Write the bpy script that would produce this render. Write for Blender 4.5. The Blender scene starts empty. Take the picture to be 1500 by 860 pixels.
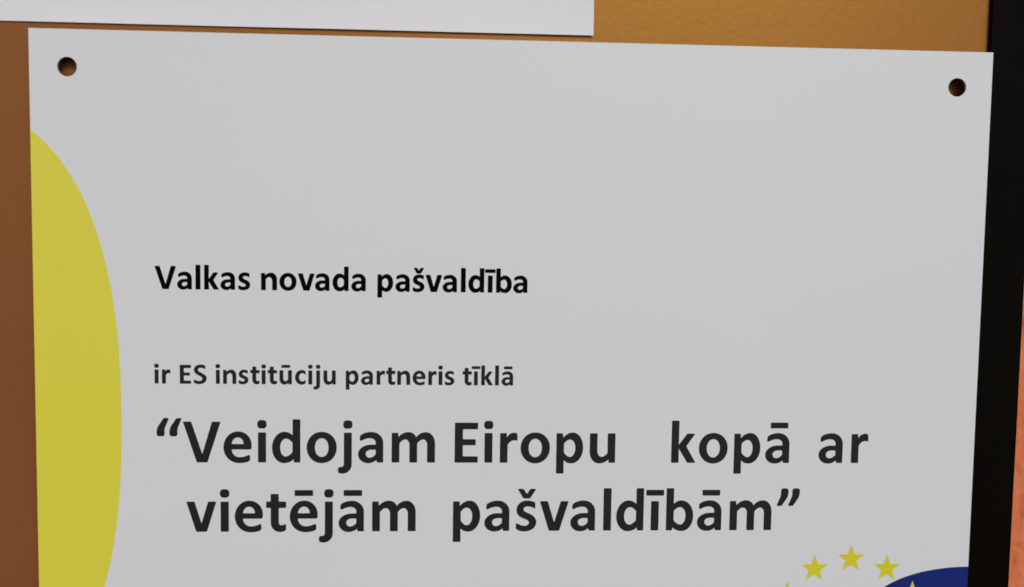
import bpy, bmesh, math, random
from mathutils import Vector, Matrix, noise
from mathutils.geometry import tessellate_polygon

scene = bpy.context.scene
MM = 0.001
HEIGHT = 1.60            # metres from the ground to the sign's top edge

# ------------------------------------------------------------------ camera
# sign coordinates in millimetres: x right, y up from the sign's top left corner, d = out of the wall
def P(x, y, d=0.0):
    return Vector((x * MM, -d * MM, HEIGHT + y * MM))

cam_data = bpy.data.cameras.new('camera')
cam = bpy.data.objects.new('camera', cam_data)
scene.collection.objects.link(cam)
rv = Vector((-0.0733174, -0.0583026, 0.0129532))
R = Matrix.Rotation(rv.length, 3, rv.normalized())
to_world = Matrix(((1, 0, 0), (0, 0, -1), (0, 1, 0)))
cam.matrix_world = Matrix.Translation(P(127.3155, -54.9437, 314.6345)) @ (to_world @ R).to_4x4()
cam_data.sensor_fit = 'HORIZONTAL'
cam_data.sensor_width = 36.0
cam_data.lens = 36.0 * 1480.62 / 1500.0
cam_data.clip_start = 0.01
cam_data.clip_end = 100.0
cam_data.dof.use_dof = True
cam_data.dof.focus_distance = 0.325
cam_data.dof.aperture_fstop = 8.0
scene.cycles.filter_width = 1.7
scene.camera = cam

# ------------------------------------------------------------------ light: a pale overcast sky
SUN_ELEVATION = math.radians(24)
SUN_AZIMUTH = math.radians(13)       # to the right of straight out from the wall
world = bpy.data.worlds.new('World')
scene.world = world
world.use_nodes = True
wn, wl = world.node_tree.nodes, world.node_tree.links
wn.clear()
sky = wn.new('ShaderNodeTexSky')
sky.sky_type = 'NISHITA'
sky.sun_disc = False
sky.sun_elevation = SUN_ELEVATION
sky.sun_rotation = math.pi - SUN_AZIMUTH
sky.dust_density = 3.0
grey = wn.new('ShaderNodeHueSaturation')
grey.inputs['Saturation'].default_value = 0.20
bg = wn.new('ShaderNodeBackground')
bg.inputs['Strength'].default_value = 0.075
wo = wn.new('ShaderNodeOutputWorld')
wl.new(sky.outputs['Color'], grey.inputs['Color'])
wl.new(grey.outputs['Color'], bg.inputs['Color'])
wl.new(bg.outputs['Background'], wo.inputs['Surface'])

sun_data = bpy.data.lights.new('sun', 'SUN')
sun_data.energy = 1.2
sun_data.angle = math.radians(12)
sun_data.color = (1.0, 0.992, 0.98)
sun = bpy.data.objects.new('sun', sun_data)
scene.collection.objects.link(sun)
to_sun = Vector((math.sin(SUN_AZIMUTH) * math.cos(SUN_ELEVATION),
                 -math.cos(SUN_AZIMUTH) * math.cos(SUN_ELEVATION),
                 math.sin(SUN_ELEVATION)))
sun.rotation_euler = (-to_sun).to_track_quat('-Z', 'Y').to_euler()
sun.location = P(150, 0, 0) + to_sun * 3

vs = scene.view_settings
vs.view_transform = 'Standard'
vs.look = 'None'
vs.gamma = 1.0
vs.use_curve_mapping = False
vs.exposure = -0.25

# ------------------------------------------------------------------ materials
def material(name):
    m = bpy.data.materials.new(name)
    m.use_nodes = True
    nt = m.node_tree
    return m, nt, nt.nodes['Principled BSDF']

def noise_node(nt, scale, detail=4.0, rough=0.55, stretch=None):
    co = nt.nodes.new('ShaderNodeTexCoord')
    n = nt.nodes.new('ShaderNodeTexNoise')
    n.inputs['Scale'].default_value = scale
    n.inputs['Detail'].default_value = detail
    n.inputs['Roughness'].default_value = rough
    if stretch:
        mp = nt.nodes.new('ShaderNodeMapping')
        mp.inputs['Scale'].default_value = stretch
        nt.links.new(co.outputs['Object'], mp.inputs['Vector'])
        nt.links.new(mp.outputs['Vector'], n.inputs['Vector'])
    else:
        nt.links.new(co.outputs['Object'], n.inputs['Vector'])
    return n

def vary(nt, n, a, b, lo=0.3, hi=0.7):
    r = nt.nodes.new('ShaderNodeValToRGB')
    r.color_ramp.elements[0].position = lo
    r.color_ramp.elements[1].position = hi
    r.color_ramp.elements[0].color = (*a, 1)
    r.color_ramp.elements[1].color = (*b, 1)
    nt.links.new(n.outputs['Fac'], r.inputs['Fac'])
    return r

def bump(nt, n, strength, dist, target):
    b = nt.nodes.new('ShaderNodeBump')
    b.inputs['Strength'].default_value = strength
    b.inputs['Distance'].default_value = dist
    nt.links.new(n.outputs['Fac'], b.inputs['Height'])
    nt.links.new(b.outputs['Normal'], target.inputs['Normal'])
    return b

def sheet_material(name, a, b, rough, spec=0.35, scale=22.0):
    m, nt, p = material(name)
    n = noise_node(nt, scale, 3.0)
    r = vary(nt, n, a, b)
    nt.links.new(r.outputs['Color'], p.inputs['Base Color'])
    p.inputs['Roughness'].default_value = rough
    p.inputs['Specular IOR Level'].default_value = spec
    f = noise_node(nt, 900.0, 2.0)
    bump(nt, f, 0.05, 0.0002, p)
    return m

M_SIGN = sheet_material('white_plastic', (0.757, 0.783, 0.822), (0.790, 0.790, 0.815), 0.5, 0.35, 9.0)
M_PAPER = sheet_material('white_paper', (0.84, 0.842, 0.890), (0.86, 0.856, 0.900), 0.7, 0.2)
M_YELLOW = sheet_material('yellow_print', (0.80, 0.735, 0.062), (0.815, 0.75, 0.070), 0.42, 0.4)
M_STAR = sheet_material('star_yellow_print', (0.74, 0.67, 0.022), (0.76, 0.69, 0.028), 0.5, 0.2)
M_BLUE = sheet_material('blue_print', (0.009, 0.022, 0.185), (0.010, 0.025, 0.195), 0.5, 0.12)
M_BLACK = sheet_material('black_print', (0.0012, 0.0012, 0.0012), (0.002, 0.002, 0.002), 0.5, 0.02)
M_GREY = sheet_material('charcoal_print', (0.017, 0.017, 0.019), (0.020, 0.020, 0.022), 0.5, 0.12)
M_SCUFF = sheet_material('scuff', (0.70, 0.70, 0.70), (0.75, 0.75, 0.75), 0.6)
M_LIGHT_SEAL = sheet_material('light_seal_dark', (0.05, 0.05, 0.05), (0.06, 0.06, 0.06), 0.9)  # for the added strips that keep light out from behind the sign

# bronze paint: brown pigment with gold flakes that brighten towards the light
M_BRONZE, nt, p = material('bronze_paint')
nt.nodes.remove(p)
out = nt.nodes['Material Output']
base = nt.nodes.new('ShaderNodeBsdfDiffuse')
flake = nt.nodes.new('ShaderNodeBsdfGlossy')
n1 = noise_node(nt, 14.0, 4.0)
r1 = vary(nt, n1, (0.245, 0.084, 0.036), (0.275, 0.096, 0.039))
nt.links.new(r1.outputs['Color'], base.inputs['Color'])
n2 = noise_node(nt, 600.0, 6.0, 0.8)
r2 = vary(nt, n2, (0.74, 0.42, 0.045), (1.0, 0.60, 0.075))
nt.links.new(r2.outputs['Color'], flake.inputs['Color'])
flake.inputs['Roughness'].default_value = 0.36
n3 = noise_node(nt, 420.0, 5.0, 0.65)
bump(nt, n3, 0.25, 0.0002, flake)
bump(nt, n3, 0.25, 0.0002, base)
mix = nt.nodes.new('ShaderNodeMixShader')
mix.inputs['Fac'].default_value = 0.070
nt.links.new(base.outputs['BSDF'], mix.inputs[1])
nt.links.new(flake.outputs['BSDF'], mix.inputs[2])
nt.links.new(mix.outputs['Shader'], out.inputs['Surface'])

M_FRAME, nt, p = material('black_frame')
n1 = noise_node(nt, 90.0, 4.0)
r1 = vary(nt, n1, (0.0030, 0.0022, 0.0012), (0.0042, 0.0032, 0.0018))
nt.links.new(r1.outputs['Color'], p.inputs['Base Color'])
p.inputs['Roughness'].default_value = 0.55
p.inputs['Specular IOR Level'].default_value = 0.03
bump(nt, noise_node(nt, 1200.0, 3.0), 0.1, 0.0002, p)

M_WALL, nt, p = material('orange_plaster')
n1 = noise_node(nt, 130.0, 6.0, 0.65, (1.0, 1.0, 0.6))
r1 = vary(nt, n1, (0.76, 0.185, 0.075), (0.86, 0.265, 0.118))
nt.links.new(r1.outputs['Color'], p.inputs['Base Color'])
p.inputs['Roughness'].default_value = 0.85
p.inputs['Specular IOR Level'].default_value = 0.15
bump(nt, noise_node(nt, 900.0, 6.0, 0.7, (1.0, 1.0, 0.5)), 0.7, 0.0008, p)

# ------------------------------------------------------------------ helpers
def add_mesh(name, bm, mat, parent=None, smooth=False):
    me = bpy.data.meshes.new(name)
    bmesh.ops.recalc_face_normals(bm, faces=bm.faces[:]) if name not in FLAT else None
    bm.to_mesh(me)
    bm.free()
    me.materials.append(mat)
    if smooth:
        for f in me.polygons:
            f.use_smooth = True
    o = bpy.data.objects.new(name, me)
    scene.collection.objects.link(o)
    if parent:
        o.parent = parent
    return o

FLAT = ('letter', 'star', 'yellow_ellipse', 'blue_ellipse', 'scuff_mark')

def empty(name, loc):
    o = bpy.data.objects.new(name, None)
    o.empty_display_size = 0.02
    o.location = loc
    scene.collection.objects.link(o)
    return o

def box(x0, x1, y0, y1, d0, d1, origin, bevel=0.0):
    bm = bmesh.new()
    bmesh.ops.create_cube(bm, size=1.0)
    for v in bm.verts:
        v.co = P(x0 + (v.co.x + .5) * (x1 - x0), y0 + (v.co.z + .5) * (y1 - y0),
                 d0 + (v.co.y + .5) * (d1 - d0)) - origin
    if bevel:
        bmesh.ops.bevel(bm, geom=bm.edges[:], offset=bevel * MM, segments=3, affect='EDGES', profile=.5)
    return bm

def area2(pts):
    return sum(a[0] * b[1] - b[0] * a[1] for a, b in zip(pts, pts[1:] + pts[:1]))

def flat_faces(bm, loops, d, origin):
    """fill an outline with holes (lists of (x, y) in mm) as a sheet facing out of the wall"""
    vl = [[Vector((x, y, 0)) for x, y in lp] for lp in loops]
    flat = [q for lp in loops for q in lp]
    verts = [bm.verts.new(P(x, y, d) - origin) for x, y in flat]
    for tri in tessellate_polygon(vl):
        a, b, c = tri
        s = area2([flat[a], flat[b], flat[c]])
        if abs(s) < 1e-12:
            continue
        if s < 0:
            a, b, c = c, b, a
        try:
            bm.faces.new((verts[a], verts[b], verts[c]))
        except ValueError:
            pass
    return verts

# ------------------------------------------------------------------ the plastered wall
WALL_D = -24.0           # mean depth of the plaster behind the sign's face
def steps(a, b, s):
    n = max(1, int(round((b - a) / s)))
    return [a + (b - a) * i / n for i in range(n)]
xs = steps(-900, 295, 40) + steps(295, 365, 0.55) + steps(365, 440, 2.0) + steps(440, 900, 30) + [900]
ys = steps(-700, -260, 20) + steps(-260, 70, 0.75) + steps(70, 700, 20) + [700]
verts, faces = [], []
for y in ys:
    for x in xs:
        f = noise.fractal(Vector((x * .26, y * .11, 3.1)), 0.9, 2.0, 5)
        g = noise.noise(Vector((x * .6, y * .34, 9.0)))
        ridge = 1.0 - abs(noise.noise(Vector((x * .11 + f * .4, y * .035, 21.0)))) * 2.2
        pit = max(0.0, noise.noise(Vector((x * .22, y * .2, 40.0))) - .42)
        h = 0.75 * f + 0.28 * g + 0.5 * max(0.0, ridge) - 1.6 * pit
        verts.append(P(x, y, WALL_D + 0.92 * h))
nx = len(xs)
for j in range(len(ys) - 1):
    for i in range(nx - 1):
        faces.append((j * nx + i, j * nx + i + 1, (j + 1) * nx + i + 1, (j + 1) * nx + i))
me = bpy.data.meshes.new('wall')
me.from_pydata(verts, [], faces)
me.materials.append(M_WALL)
for f in me.polygons:
    f.use_smooth = True
wall = bpy.data.objects.new('wall', me)
scene.collection.objects.link(wall)
wall['kind'] = 'structure'
wall['label'] = 'rough orange plastered wall beside the black frame'

# ------------------------------------------------------------------ notice board
BOARD_D = -5.8           # face of the bronze panel
LIP_D = -4.0             # face of the frame
X0, X1, Y0, Y1, FW = -420.0, 298.15, -420.0, 380.0, 14.9
o = P((X0 + X1) / 2, Y0 - FW, BOARD_D)
board = empty('notice_board', o)
board['label'] = 'bronze painted notice board panel in a flat black frame, on the plastered wall'
board['category'] = 'notice board'
add_mesh('panel', box(X0 - 6, X1 + 6, Y0 - 6, Y1 + 6, -16, BOARD_D, o), M_BRONZE, board)
BACK = WALL_D - 1.5
add_mesh('frame_rail', box(X1, X1 + FW, Y0, Y1, BACK, LIP_D, o, 0.35), M_FRAME, board)
add_mesh('frame_rail', box(X0 - FW, X0, Y0, Y1, BACK, LIP_D, o, 0.35), M_FRAME, board)
add_mesh('frame_rail', box(X0 - FW, X1 + FW, Y1, Y1 + FW, BACK, LIP_D, o, 0.35), M_FRAME, board)
add_mesh('frame_rail', box(X0 - FW, X1 + FW, Y0 - FW, Y0, BACK, LIP_D, o, 0.35), M_FRAME, board)

# ------------------------------------------------------------------ the paper notice above: hangs slightly free at its lower edge
o = P(65, 2.3, BOARD_D)
bm = bmesh.new()
PX0, PX1, PYB, PYT, TH = -40.0, 170.4, 2.85, 299.5, 0.25
cols, rows_ = 24, 40
grid = {}
for side in (0, 1):
    for j in range(rows_ + 1):
        for i in range(cols + 1):
            u, v = i / cols, j / rows_
            y = PYB + (PYT - PYB) * v ** 1.3
            lift = 0.10 + 0.95 * (1 - v) ** 2 * (0.30 + 0.70 * u * u * (3 - 2 * u)) \
                + 0.16 * math.sin(u * 8.5 - .6) ** 2 * (1 - v)
            grid[side, i, j] = bm.verts.new(P(PX0 + (PX1 - PX0) * u, y, BOARD_D + lift + (TH if side else 0)) - o)
for j in range(rows_):
    for i in range(cols):
        for s in (0, 1):
            bm.faces.new([grid[s, i, j], grid[s, i + 1, j], grid[s, i + 1, j + 1], grid[s, i, j + 1]])
for j in range(rows_):
    for i in (0, cols):
        bm.faces.new([grid[0, i, j], grid[1, i, j], grid[1, i, j + 1], grid[0, i, j + 1]])
for i in range(cols):
    for j in (0, rows_):
        bm.faces.new([grid[0, i, j], grid[1, i, j], grid[1, i + 1, j], grid[0, i + 1, j]])
paper = add_mesh('paper_notice', bm, M_PAPER, None)
for f in paper.data.polygons:
    f.use_smooth = abs(f.normal.y) > .8
paper.data.set_sharp_from_angle(angle=math.radians(40))
paper.location = o
paper['label'] = 'blank white paper sheet on the bronze board just above the printed sign'
paper['category'] = 'paper'

# ------------------------------------------------------------------ the printed sign
SW, SH, ST = 297.0, 260.0, 0.9
SO = P(SW / 2, -SH, 0)
sign = empty('information_sign', SO)
sign['label'] = 'white plastic sign with Latvian text, yellow ellipse, stars and two punched holes'
sign['category'] = 'sign'

def circle(cx, cy, rx, ry, n=48, k=2.0):
    r = []
    for i in range(n):
        a = 2 * math.pi * i / n
        c, s = math.cos(a), math.sin(a)
        r.append((cx + rx * math.copysign(abs(c) ** (2 / k), c), cy + ry * math.copysign(abs(s) ** (2 / k), s)))
    return r

loops = [[(0, 0), (SW, 0), (SW, -SH), (0, -SH)],
         circle(11.1, -11.15, 2.9, 2.9), circle(285.8, -11.15, 2.9, 2.9)]
bm = bmesh.new()
fv = flat_faces(bm, loops, 0.0, SO)
bv = flat_faces(bm, loops, -ST, SO)
k = 0
for lp in loops:
    n = len(lp)
    for i in range(n):
        a, b = k + i, k + (i + 1) % n
        bm.faces.new((fv[a], fv[b], bv[b], bv[a]))
    k += n
sheet = add_mesh('sheet', bm, M_SIGN, sign)
for x0, x1, y0, y1 in ((3, 6.5, -SH + 7, -7), (SW - 5.2, SW - 2, -SH + 7, -7), (3, SW - 9, -6.5, -3), (3, SW - 9, -SH + 3, -SH + 6.5)):
    add_mesh('added_light_seal', box(x0, x1, y0, y1, BOARD_D, -ST, SO), M_LIGHT_SEAL, sign)  # added unseen strips, closing the gap so the holes look dark; also carry the sheet

def printed(name, loops_list, d, mat, label=None):
    bm = bmesh.new()
    for loops in loops_list:
        flat_faces(bm, loops, d, SO)
    ob = add_mesh(name, bm, mat, sheet)
    if label:
        ob['label'] = label
    return ob

# yellow ellipse bleeding off the left edge
def yellow_edge():
    top = 93.42 * (1 - (22.25 / 48.03) ** 2.39) ** (1 / 2.39)
    r = []
    for i in range(121):
        y = top * (1 - 2 * i / 120)
        r.append((max(0.0, -22.25 + 48.03 * (1 - abs(y / 93.42) ** 2.39) ** (1 / 2.39)), y - 117.0))
    return r
def spline(c, n=8):
    out = []
    for i in range(len(c) - 1):
        p0 = c[max(0, i - 1)]; p1 = c[i]; p2 = c[i + 1]; p3 = c[min(len(c) - 1, i + 2)]
        for s in range(n):
            t = s / n
            out.append(tuple(.5 * (2 * p1[q] + (p2[q] - p0[q]) * t + (2 * p0[q] - 5 * p1[q] + 4 * p2[q] - p3[q]) * t * t
                                   + (3 * p1[q] - p0[q] - 3 * p2[q] + p3[q]) * t ** 3) for q in (0, 1)))
    return out + [c[-1]]
printed('yellow_ellipse', [[yellow_edge()]], 0.04, M_YELLOW)

# blue ellipse bleeding off the right edge
half = [(297.0 - 33.4 * math.sin(a), -180.88 + 14.8 * math.cos(a)) for a in [math.pi * i / 60 for i in range(61)]]
printed('blue_ellipse', [[half]], 0.04, M_BLUE)

# ring of twelve stars
for i in range(12):
    a = math.radians(30 * i)
    cx, cy = 257.65 + 24.05 * math.sin(a), -187.35 + 24.05 * math.cos(a)
    pts = []
    for j in range(10):
        b = math.radians(36 * j)
        r = 4.65 if j % 2 == 0 else 4.65 * 0.40
        pts.append((cx + r * math.sin(b), cy + r * math.cos(b)))
    printed('star', [[pts]], 0.08, M_STAR)

# ---- lettering, drawn as outlines in units of 1/394 of the x-height
def path(spec):
    """M x y, L x y, C x1 y1 x2 y2 x y, A cx cy x y (a quarter round towards the corner cx cy)"""
    tok = spec.split()
    i, pts, cur = 0, [], None
    def cubic(p0, a, b, p1, n=11):
        for s in range(1, n + 1):
            t = s / n
            w = ((1 - t) ** 3, 3 * t * (1 - t) ** 2, 3 * t * t * (1 - t), t ** 3)
            pts.append(tuple(w[0] * p0[q] + w[1] * a[q] + w[2] * b[q] + w[3] * p1[q] for q in (0, 1)))
    while i < len(tok):
        c = tok[i]
        n = {'M': 2, 'L': 2, 'C': 6, 'A': 4}[c]
        v = [float(t) for t in tok[i + 1:i + 1 + n]]
        i += 1 + n
        end = (v[-2], v[-1])
        if c in 'ML':
            pts.append(end)
        elif c == 'C':
            cubic(cur, (v[0], v[1]), (v[2], v[3]), end)
        else:
            k = .56
            a = tuple(cur[q] + k * (v[q] - cur[q]) for q in (0, 1))
            b = tuple(end[q] + k * (v[q] - end[q]) for q in (0, 1))
            cubic(cur, a, b, end)
        cur = end
    if math.dist(pts[0], pts[-1]) < 1e-6:
        pts.pop()
    return pts

def soften(pts, r=13.0):
    """round the sharp outer corners as the print does"""
    n = len(pts)
    out = []
    for i in range(n):
        a, b, c = pts[i - 1], pts[i], pts[(i + 1) % n]
        l1, l2 = math.dist(a, b), math.dist(b, c)
        ang = abs(math.remainder(math.atan2(c[1] - b[1], c[0] - b[0]) - math.atan2(b[1] - a[1], b[0] - a[0]), 2 * math.pi))
        if ang > .6 and l1 > 1 and l2 > 1:
            q1 = min(r, l1 * .45) / l1
            q2 = min(r, l2 * .45) / l2
            s = (b[0] + (a[0] - b[0]) * q1, b[1] + (a[1] - b[1]) * q1)
            e = (b[0] + (c[0] - b[0]) * q2, b[1] + (c[1] - b[1]) * q2)
            for t in (0, .25, .5, .75, 1):
                out.append(tuple((1 - t) ** 2 * s[q] + 2 * t * (1 - t) * b[q] + t * t * e[q] for q in (0, 1)))
        else:
            out.append(b)
    return out

INK_SPREAD = 0.065       # mm
def clean(pts, tol=2.0):
    out = [pts[0]]
    for p in pts[1:]:
        if math.dist(p, out[-1]) > tol:
            out.append(p)
    while math.dist(out[0], out[-1]) <= tol:
        out.pop()
    return out

def spread(pts, g, hole):
    """ink spread: grow an outline (or shrink a hole) by g"""
    n = len(pts)
    sgn = (1 if area2(pts) > 0 else -1) * (-1 if hole else 1)
    out = []
    for i in range(n):
        a, b, c = pts[i - 1], pts[i], pts[(i + 1) % n]
        nx = ny = 0.0
        for p, q in ((a, b), (b, c)):
            l = math.dist(p, q)
            if l > 1e-9:
                nx += (q[1] - p[1]) / l
                ny -= (q[0] - p[0]) / l
        l = math.hypot(nx, ny) or 1.0
        k = sgn * g * min(1.4, 2.0 / l) / l
        out.append((b[0] + nx * k, b[1] + ny * k))
    return out

def G(*specs):
    return [path(s) for s in specs]

def rect(x0, x1, y0, y1):
    return [[(x0, y0), (x1, y0), (x1, y1), (x0, y1)]]

D = G('M 275 570 L 373 570 L 373 0 L 290 0 L 287 46 C 250 6 205 -9 155 -9 A 0 -9 0 192 A 0 404 165 404 C 205 404 243 385 273 355 L 273 570',
      'M 273 262 C 243 300 215 317 182 317 A 103 317 103 195 A 103 75 176 75 C 210 75 240 97 273 135')
A_ = G('M 335 0 L 252 0 L 248 38 C 215 5 175 -9 132 -9 A 0 -9 0 108 A 0 234 172 234 L 238 234 L 238 262 A 238 326 160 326 '
       'C 115 326 75 310 48 295 C 30 286 22 292 22 312 L 24 340 C 26 356 34 362 46 369 C 80 390 125 404 178 404 A 335 404 335 258',
       'M 238 172 L 180 172 A 98 172 98 115 A 98 60 152 60 C 185 60 212 78 238 106')
E_ = G('M 345 172 A 369 172 369 200 L 369 228 A 369 407 192 407 A 0 407 0 196 A 0 -9 202 -9 C 255 -9 305 0 333 14 A 349 22 349 42 '
       'L 348 76 C 347 95 340 98 325 92 C 290 76 255 64 212 64 A 104 64 104 172',
       'M 104 239 L 268 239 A 270 332 190 332 A 108 332 104 239')
U_ = G('M 0 394 L 101 394 L 101 165 A 101 76 162 76 C 192 76 222 97 247 130 L 247 394 L 349 394 L 349 0 L 264 0 L 261 46 '
       'C 220 8 175 -9 128 -9 A 0 -9 0 150')
S_ = G('M 254 300 C 225 316 192 330 158 330 A 96 330 96 290 C 96 262 125 250 165 233 C 215 212 273 182 273 112 A 273 -9 112 -9 '
       'C 70 -9 32 2 12 17 C 3 24 0 30 0 42 L 0 84 C 1 98 10 99 22 92 C 50 75 80 63 115 63 A 177 63 177 105 '
       'C 177 135 150 148 110 163 C 60 182 5 208 5 282 A 5 404 145 404 C 185 404 222 396 246 382 C 256 376 257 370 257 355 '
       'L 257 312 C 257 300 257 298 254 300')
I_ = rect(0, 103, 0, 394)
def macron(cx):
    return rect(cx - 121, cx + 121, 474, 547)
QUOTE = ('M 100 580 L 144 580 C 155 579 156 572 151 562 L 108 460 C 102 444 101 430 101 412 L 101 375 A 101 344 68 344 '
         'L 32 344 A 0 344 0 378 C 0 420 5 450 25 482 L 82 565 C 88 575 93 580 100 580')
q = path(QUOTE)
q_close = [(151 - x, 911 - y) for x, y in q]
# each glyph: a list of pieces, each piece an outline followed by its holes
GLYPH = {
    'V': [G('M 0 535 L 105 535 L 252 104 L 384 535 L 494 535 L 318 0 L 180 0')],
    'v': [G('M 0 396 L 104 396 L 197 106 L 288 396 L 391 396 L 266 0 L 128 0')],
    'e': [E_], 'a': [A_], 'd': [D], 'u': [U_], 's': [S_],
    'o': [[circle(199, 197.5, 199, 206.5, 64, 2.06), circle(199, 196.5, 94, 127.5, 48, 2.1)]],
    'b': [[[(373 - x, y) for x, y in lp] for lp in D]],
    'i': [I_, [circle(51.5, 505, 60, 54, 40, 2.7)]],
    'l': [rect(0, 103, 0, 570)],
    'j': [G('M 0 394 L 101 394 L 101 -25 A 101 -150 -20 -150 C -45 -150 -60 -146 -70 -140 A -80 -132 -80 -98 A -80 -68 -58 -67 '
            'C -50 -66 -42 -66 -34 -66 A 0 -64 0 -18'), [circle(50.5, 505, 60, 54, 40, 2.7)]],
    'm': [G('M 0 0 L 100 0 L 100 254 C 128 292 155 310 183 310 A 241 310 241 232 L 241 0 L 341 0 L 341 254 C 369 292 396 310 424 310 '
            'A 481 310 481 232 L 481 0 L 583 0 L 583 250 A 583 404 462 404 C 415 404 370 383 328 334 C 308 383 268 404 222 404 '
            'C 172 404 128 382 86 336 L 84 394 L 0 394')],
    'n': [G('M 0 0 L 100 0 L 100 254 C 130 292 162 312 194 312 A 268 312 268 222 L 268 0 L 370 0 L 370 240 A 370 404 238 404 '
            'C 182 404 132 380 86 332 L 84 394 L 0 394')],
    'E': [G('M 0 0 L 311 0 L 311 80 L 106 80 L 106 234 L 281 234 L 281 310 L 106 310 L 106 449 L 311 449 L 311 532 L 0 532')],
    'r': [G('M 0 0 L 100 0 L 100 240 C 130 285 158 302 192 302 C 205 302 216 300 224 297 C 232 295 233 300 233 312 L 233 356 '
            'C 233 382 230 392 215 395 C 205 398 196 399 186 399 C 150 399 118 377 90 336 L 86 394 L 0 394')],
    'p': [G('M 0 -148 L 100 -148 L 100 35 C 130 5 165 -9 205 -9 A 365 -9 365 202 A 365 404 225 404 C 175 404 130 380 88 332 L 84 394 L 0 394',
            'M 100 258 C 130 296 158 314 187 314 A 262 314 262 200 A 262 73 187 73 C 155 73 128 98 100 138')],
    'k': [G('M 0 0 L 100 0 L 100 196 L 224 0 L 336 0 L 203 224 L 325 394 L 218 394 L 100 238 L 100 570 L 0 570')],
    't': [G('M 60 495 L 163 495 L 163 395 L 260 395 L 260 315 L 163 315 L 163 140 C 163 98 172 80 202 80 C 218 80 232 84 242 90 '
            'C 256 96 260 90 260 72 L 260 42 C 260 22 256 15 244 8 C 228 0 205 -6 180 -6 A 61 -6 61 115 L 61 315 L 0 315 L 0 395 L 60 395')],
    'c': [G('M 288 286 C 262 305 235 324 200 324 A 105 324 105 198 A 105 72 202 72 C 240 72 265 88 286 106 C 297 114 300 108 300 94 '
            'L 300 50 C 299 34 295 28 284 20 C 258 2 222 -9 182 -9 A 0 -9 0 190 A 0 404 190 404 C 230 404 262 392 284 374 '
            'C 294 366 297 360 297 345 L 297 302 C 297 284 296 280 288 286')],
    'S': [G('M 323 425 C 290 443 245 460 200 460 A 116 460 116 395 C 116 350 165 330 215 303 C 280 270 362 240 362 150 A 362 -9 160 -9 '
            'C 100 -9 45 4 14 24 C 6 30 3 38 3 50 L 2 94 C 3 110 10 112 22 104 C 55 86 105 70 160 70 A 248 70 248 140 '
            'C 248 190 200 210 150 236 C 85 270 7 300 7 395 A 7 543 200 543 C 248 543 290 532 316 517 C 328 510 329 502 329 488 '
            'L 329 438 C 329 424 328 422 323 425')],
    '\u201c': [[q], [[(x + 169, y) for x, y in q]]],
    '\u201d': [[q_close], [[(x + 160, y) for x, y in q_close]]],
}
GLYPH['\u0101'] = GLYPH['a'] + [macron(188)]
GLYPH['\u0113'] = GLYPH['e'] + [macron(186)]
GLYPH['\u012b'] = [I_, macron(51)]
GLYPH['\u016b'] = GLYPH['u'] + [macron(178)]
GLYPH['\u0161'] = GLYPH['s'] + [G('M 18 562 L 94 562 L 141 490 L 190 562 L 266 562 L 184 437 L 98 437')]

# text lines: baseline, scale in x and y, ink, the letters and the left edge of each (mm from the sign's left edge)
LINES = [
    (-77.66, 0.0127, 0.01298, M_BLACK, 'Valkasnovadapa\u0161vald\u012bba',
     (36.34, 43.1, 48.65, 51.25, 56.16, 61.56, 68.49, 74.08, 79.72, 84.96, 90.33, 96.09, 104.14, 109.67, 115.01, 118.97, 124.3,
      129.97, 132.31, 138.35, 140.95, 146.31)),
    (-106.93, 0.01056, 0.01085, M_GREY, 'irESinstit\u016bcijupartnerist\u012bkl\u0101',
     (35.99, 38.22, 43.62, 47.83, 54.58, 56.78, 61.51, 65.06, 68.57, 70.43, 74.03, 78.81, 82.9, 85.32, 87.55, 94.44, 99.17, 103.98,
      106.92, 110.4, 115.18, 120.08, 123.28, 125.22, 130.8, 134.37, 136.65, 141.0, 143.04)),
    (-131.58, 0.02309, 0.02374, M_GREY, '\u201cVeidojamEiropukop\u0101ar',
     (36.4, 44.41, 56.78, 67.37, 71.7, 82.4, 93.92, 98.33, 108.8, 128.56, 137.96, 142.84, 149.39, 160.74, 171.39, 197.61, 206.52,
      217.91, 228.11, 245.59, 256.28)),
    (-153.6, 0.02326, 0.02396, M_GREY, 'viet\u0113j\u0101mpa\u0161vald\u012bb\u0101m\u201d',
     (45.25, 55.78, 60.13, 69.83, 77.13, 88.06, 92.34, 102.82, 128.26, 138.25, 148.28, 155.81, 165.66, 176.21, 180.39, 191.54,
      196.49, 206.56, 217.15, 232.58)),
]
for base_y, sx, sy, mat, text, lefts in LINES:
    for ch, x0 in zip(text, lefts):
        pieces = [[[(x0 + x * sx, base_y + y * sy) for x, y in soften(spread(clean(lp), (0.10 if mat is M_BLACK else INK_SPREAD) / sx, n > 0))]
                   for n, lp in enumerate(piece)] for piece in GLYPH[ch]]
        printed('letter', pieces, 0.04, mat)

# faint scuffs on the plastic
def scuff(pts, w):
    l = spline(pts, 5)
    a, b = [], []
    for i, (x, y) in enumerate(l):
        t = math.sin(math.pi * (i + .3) / (len(l) - .4)) * w
        a.append((x - t * .7, y + t * .4)); b.append((x + t * .7, y - t * .4))
    printed('scuff_mark', [[a + b[::-1]]], 0.03, M_SCUFF)
scuff([(138.6, -133.3), (137.9, -134.2), (137.0, -134.8), (136.4, -135.6)], .16)
scuff([(161.0, -28.5), (161.9, -28.7), (162.6, -29.3), (162.9, -30.1)], .10)
scuff([(165.2, -138.1), (165.6, -138.4), (165.9, -138.6)], .14)
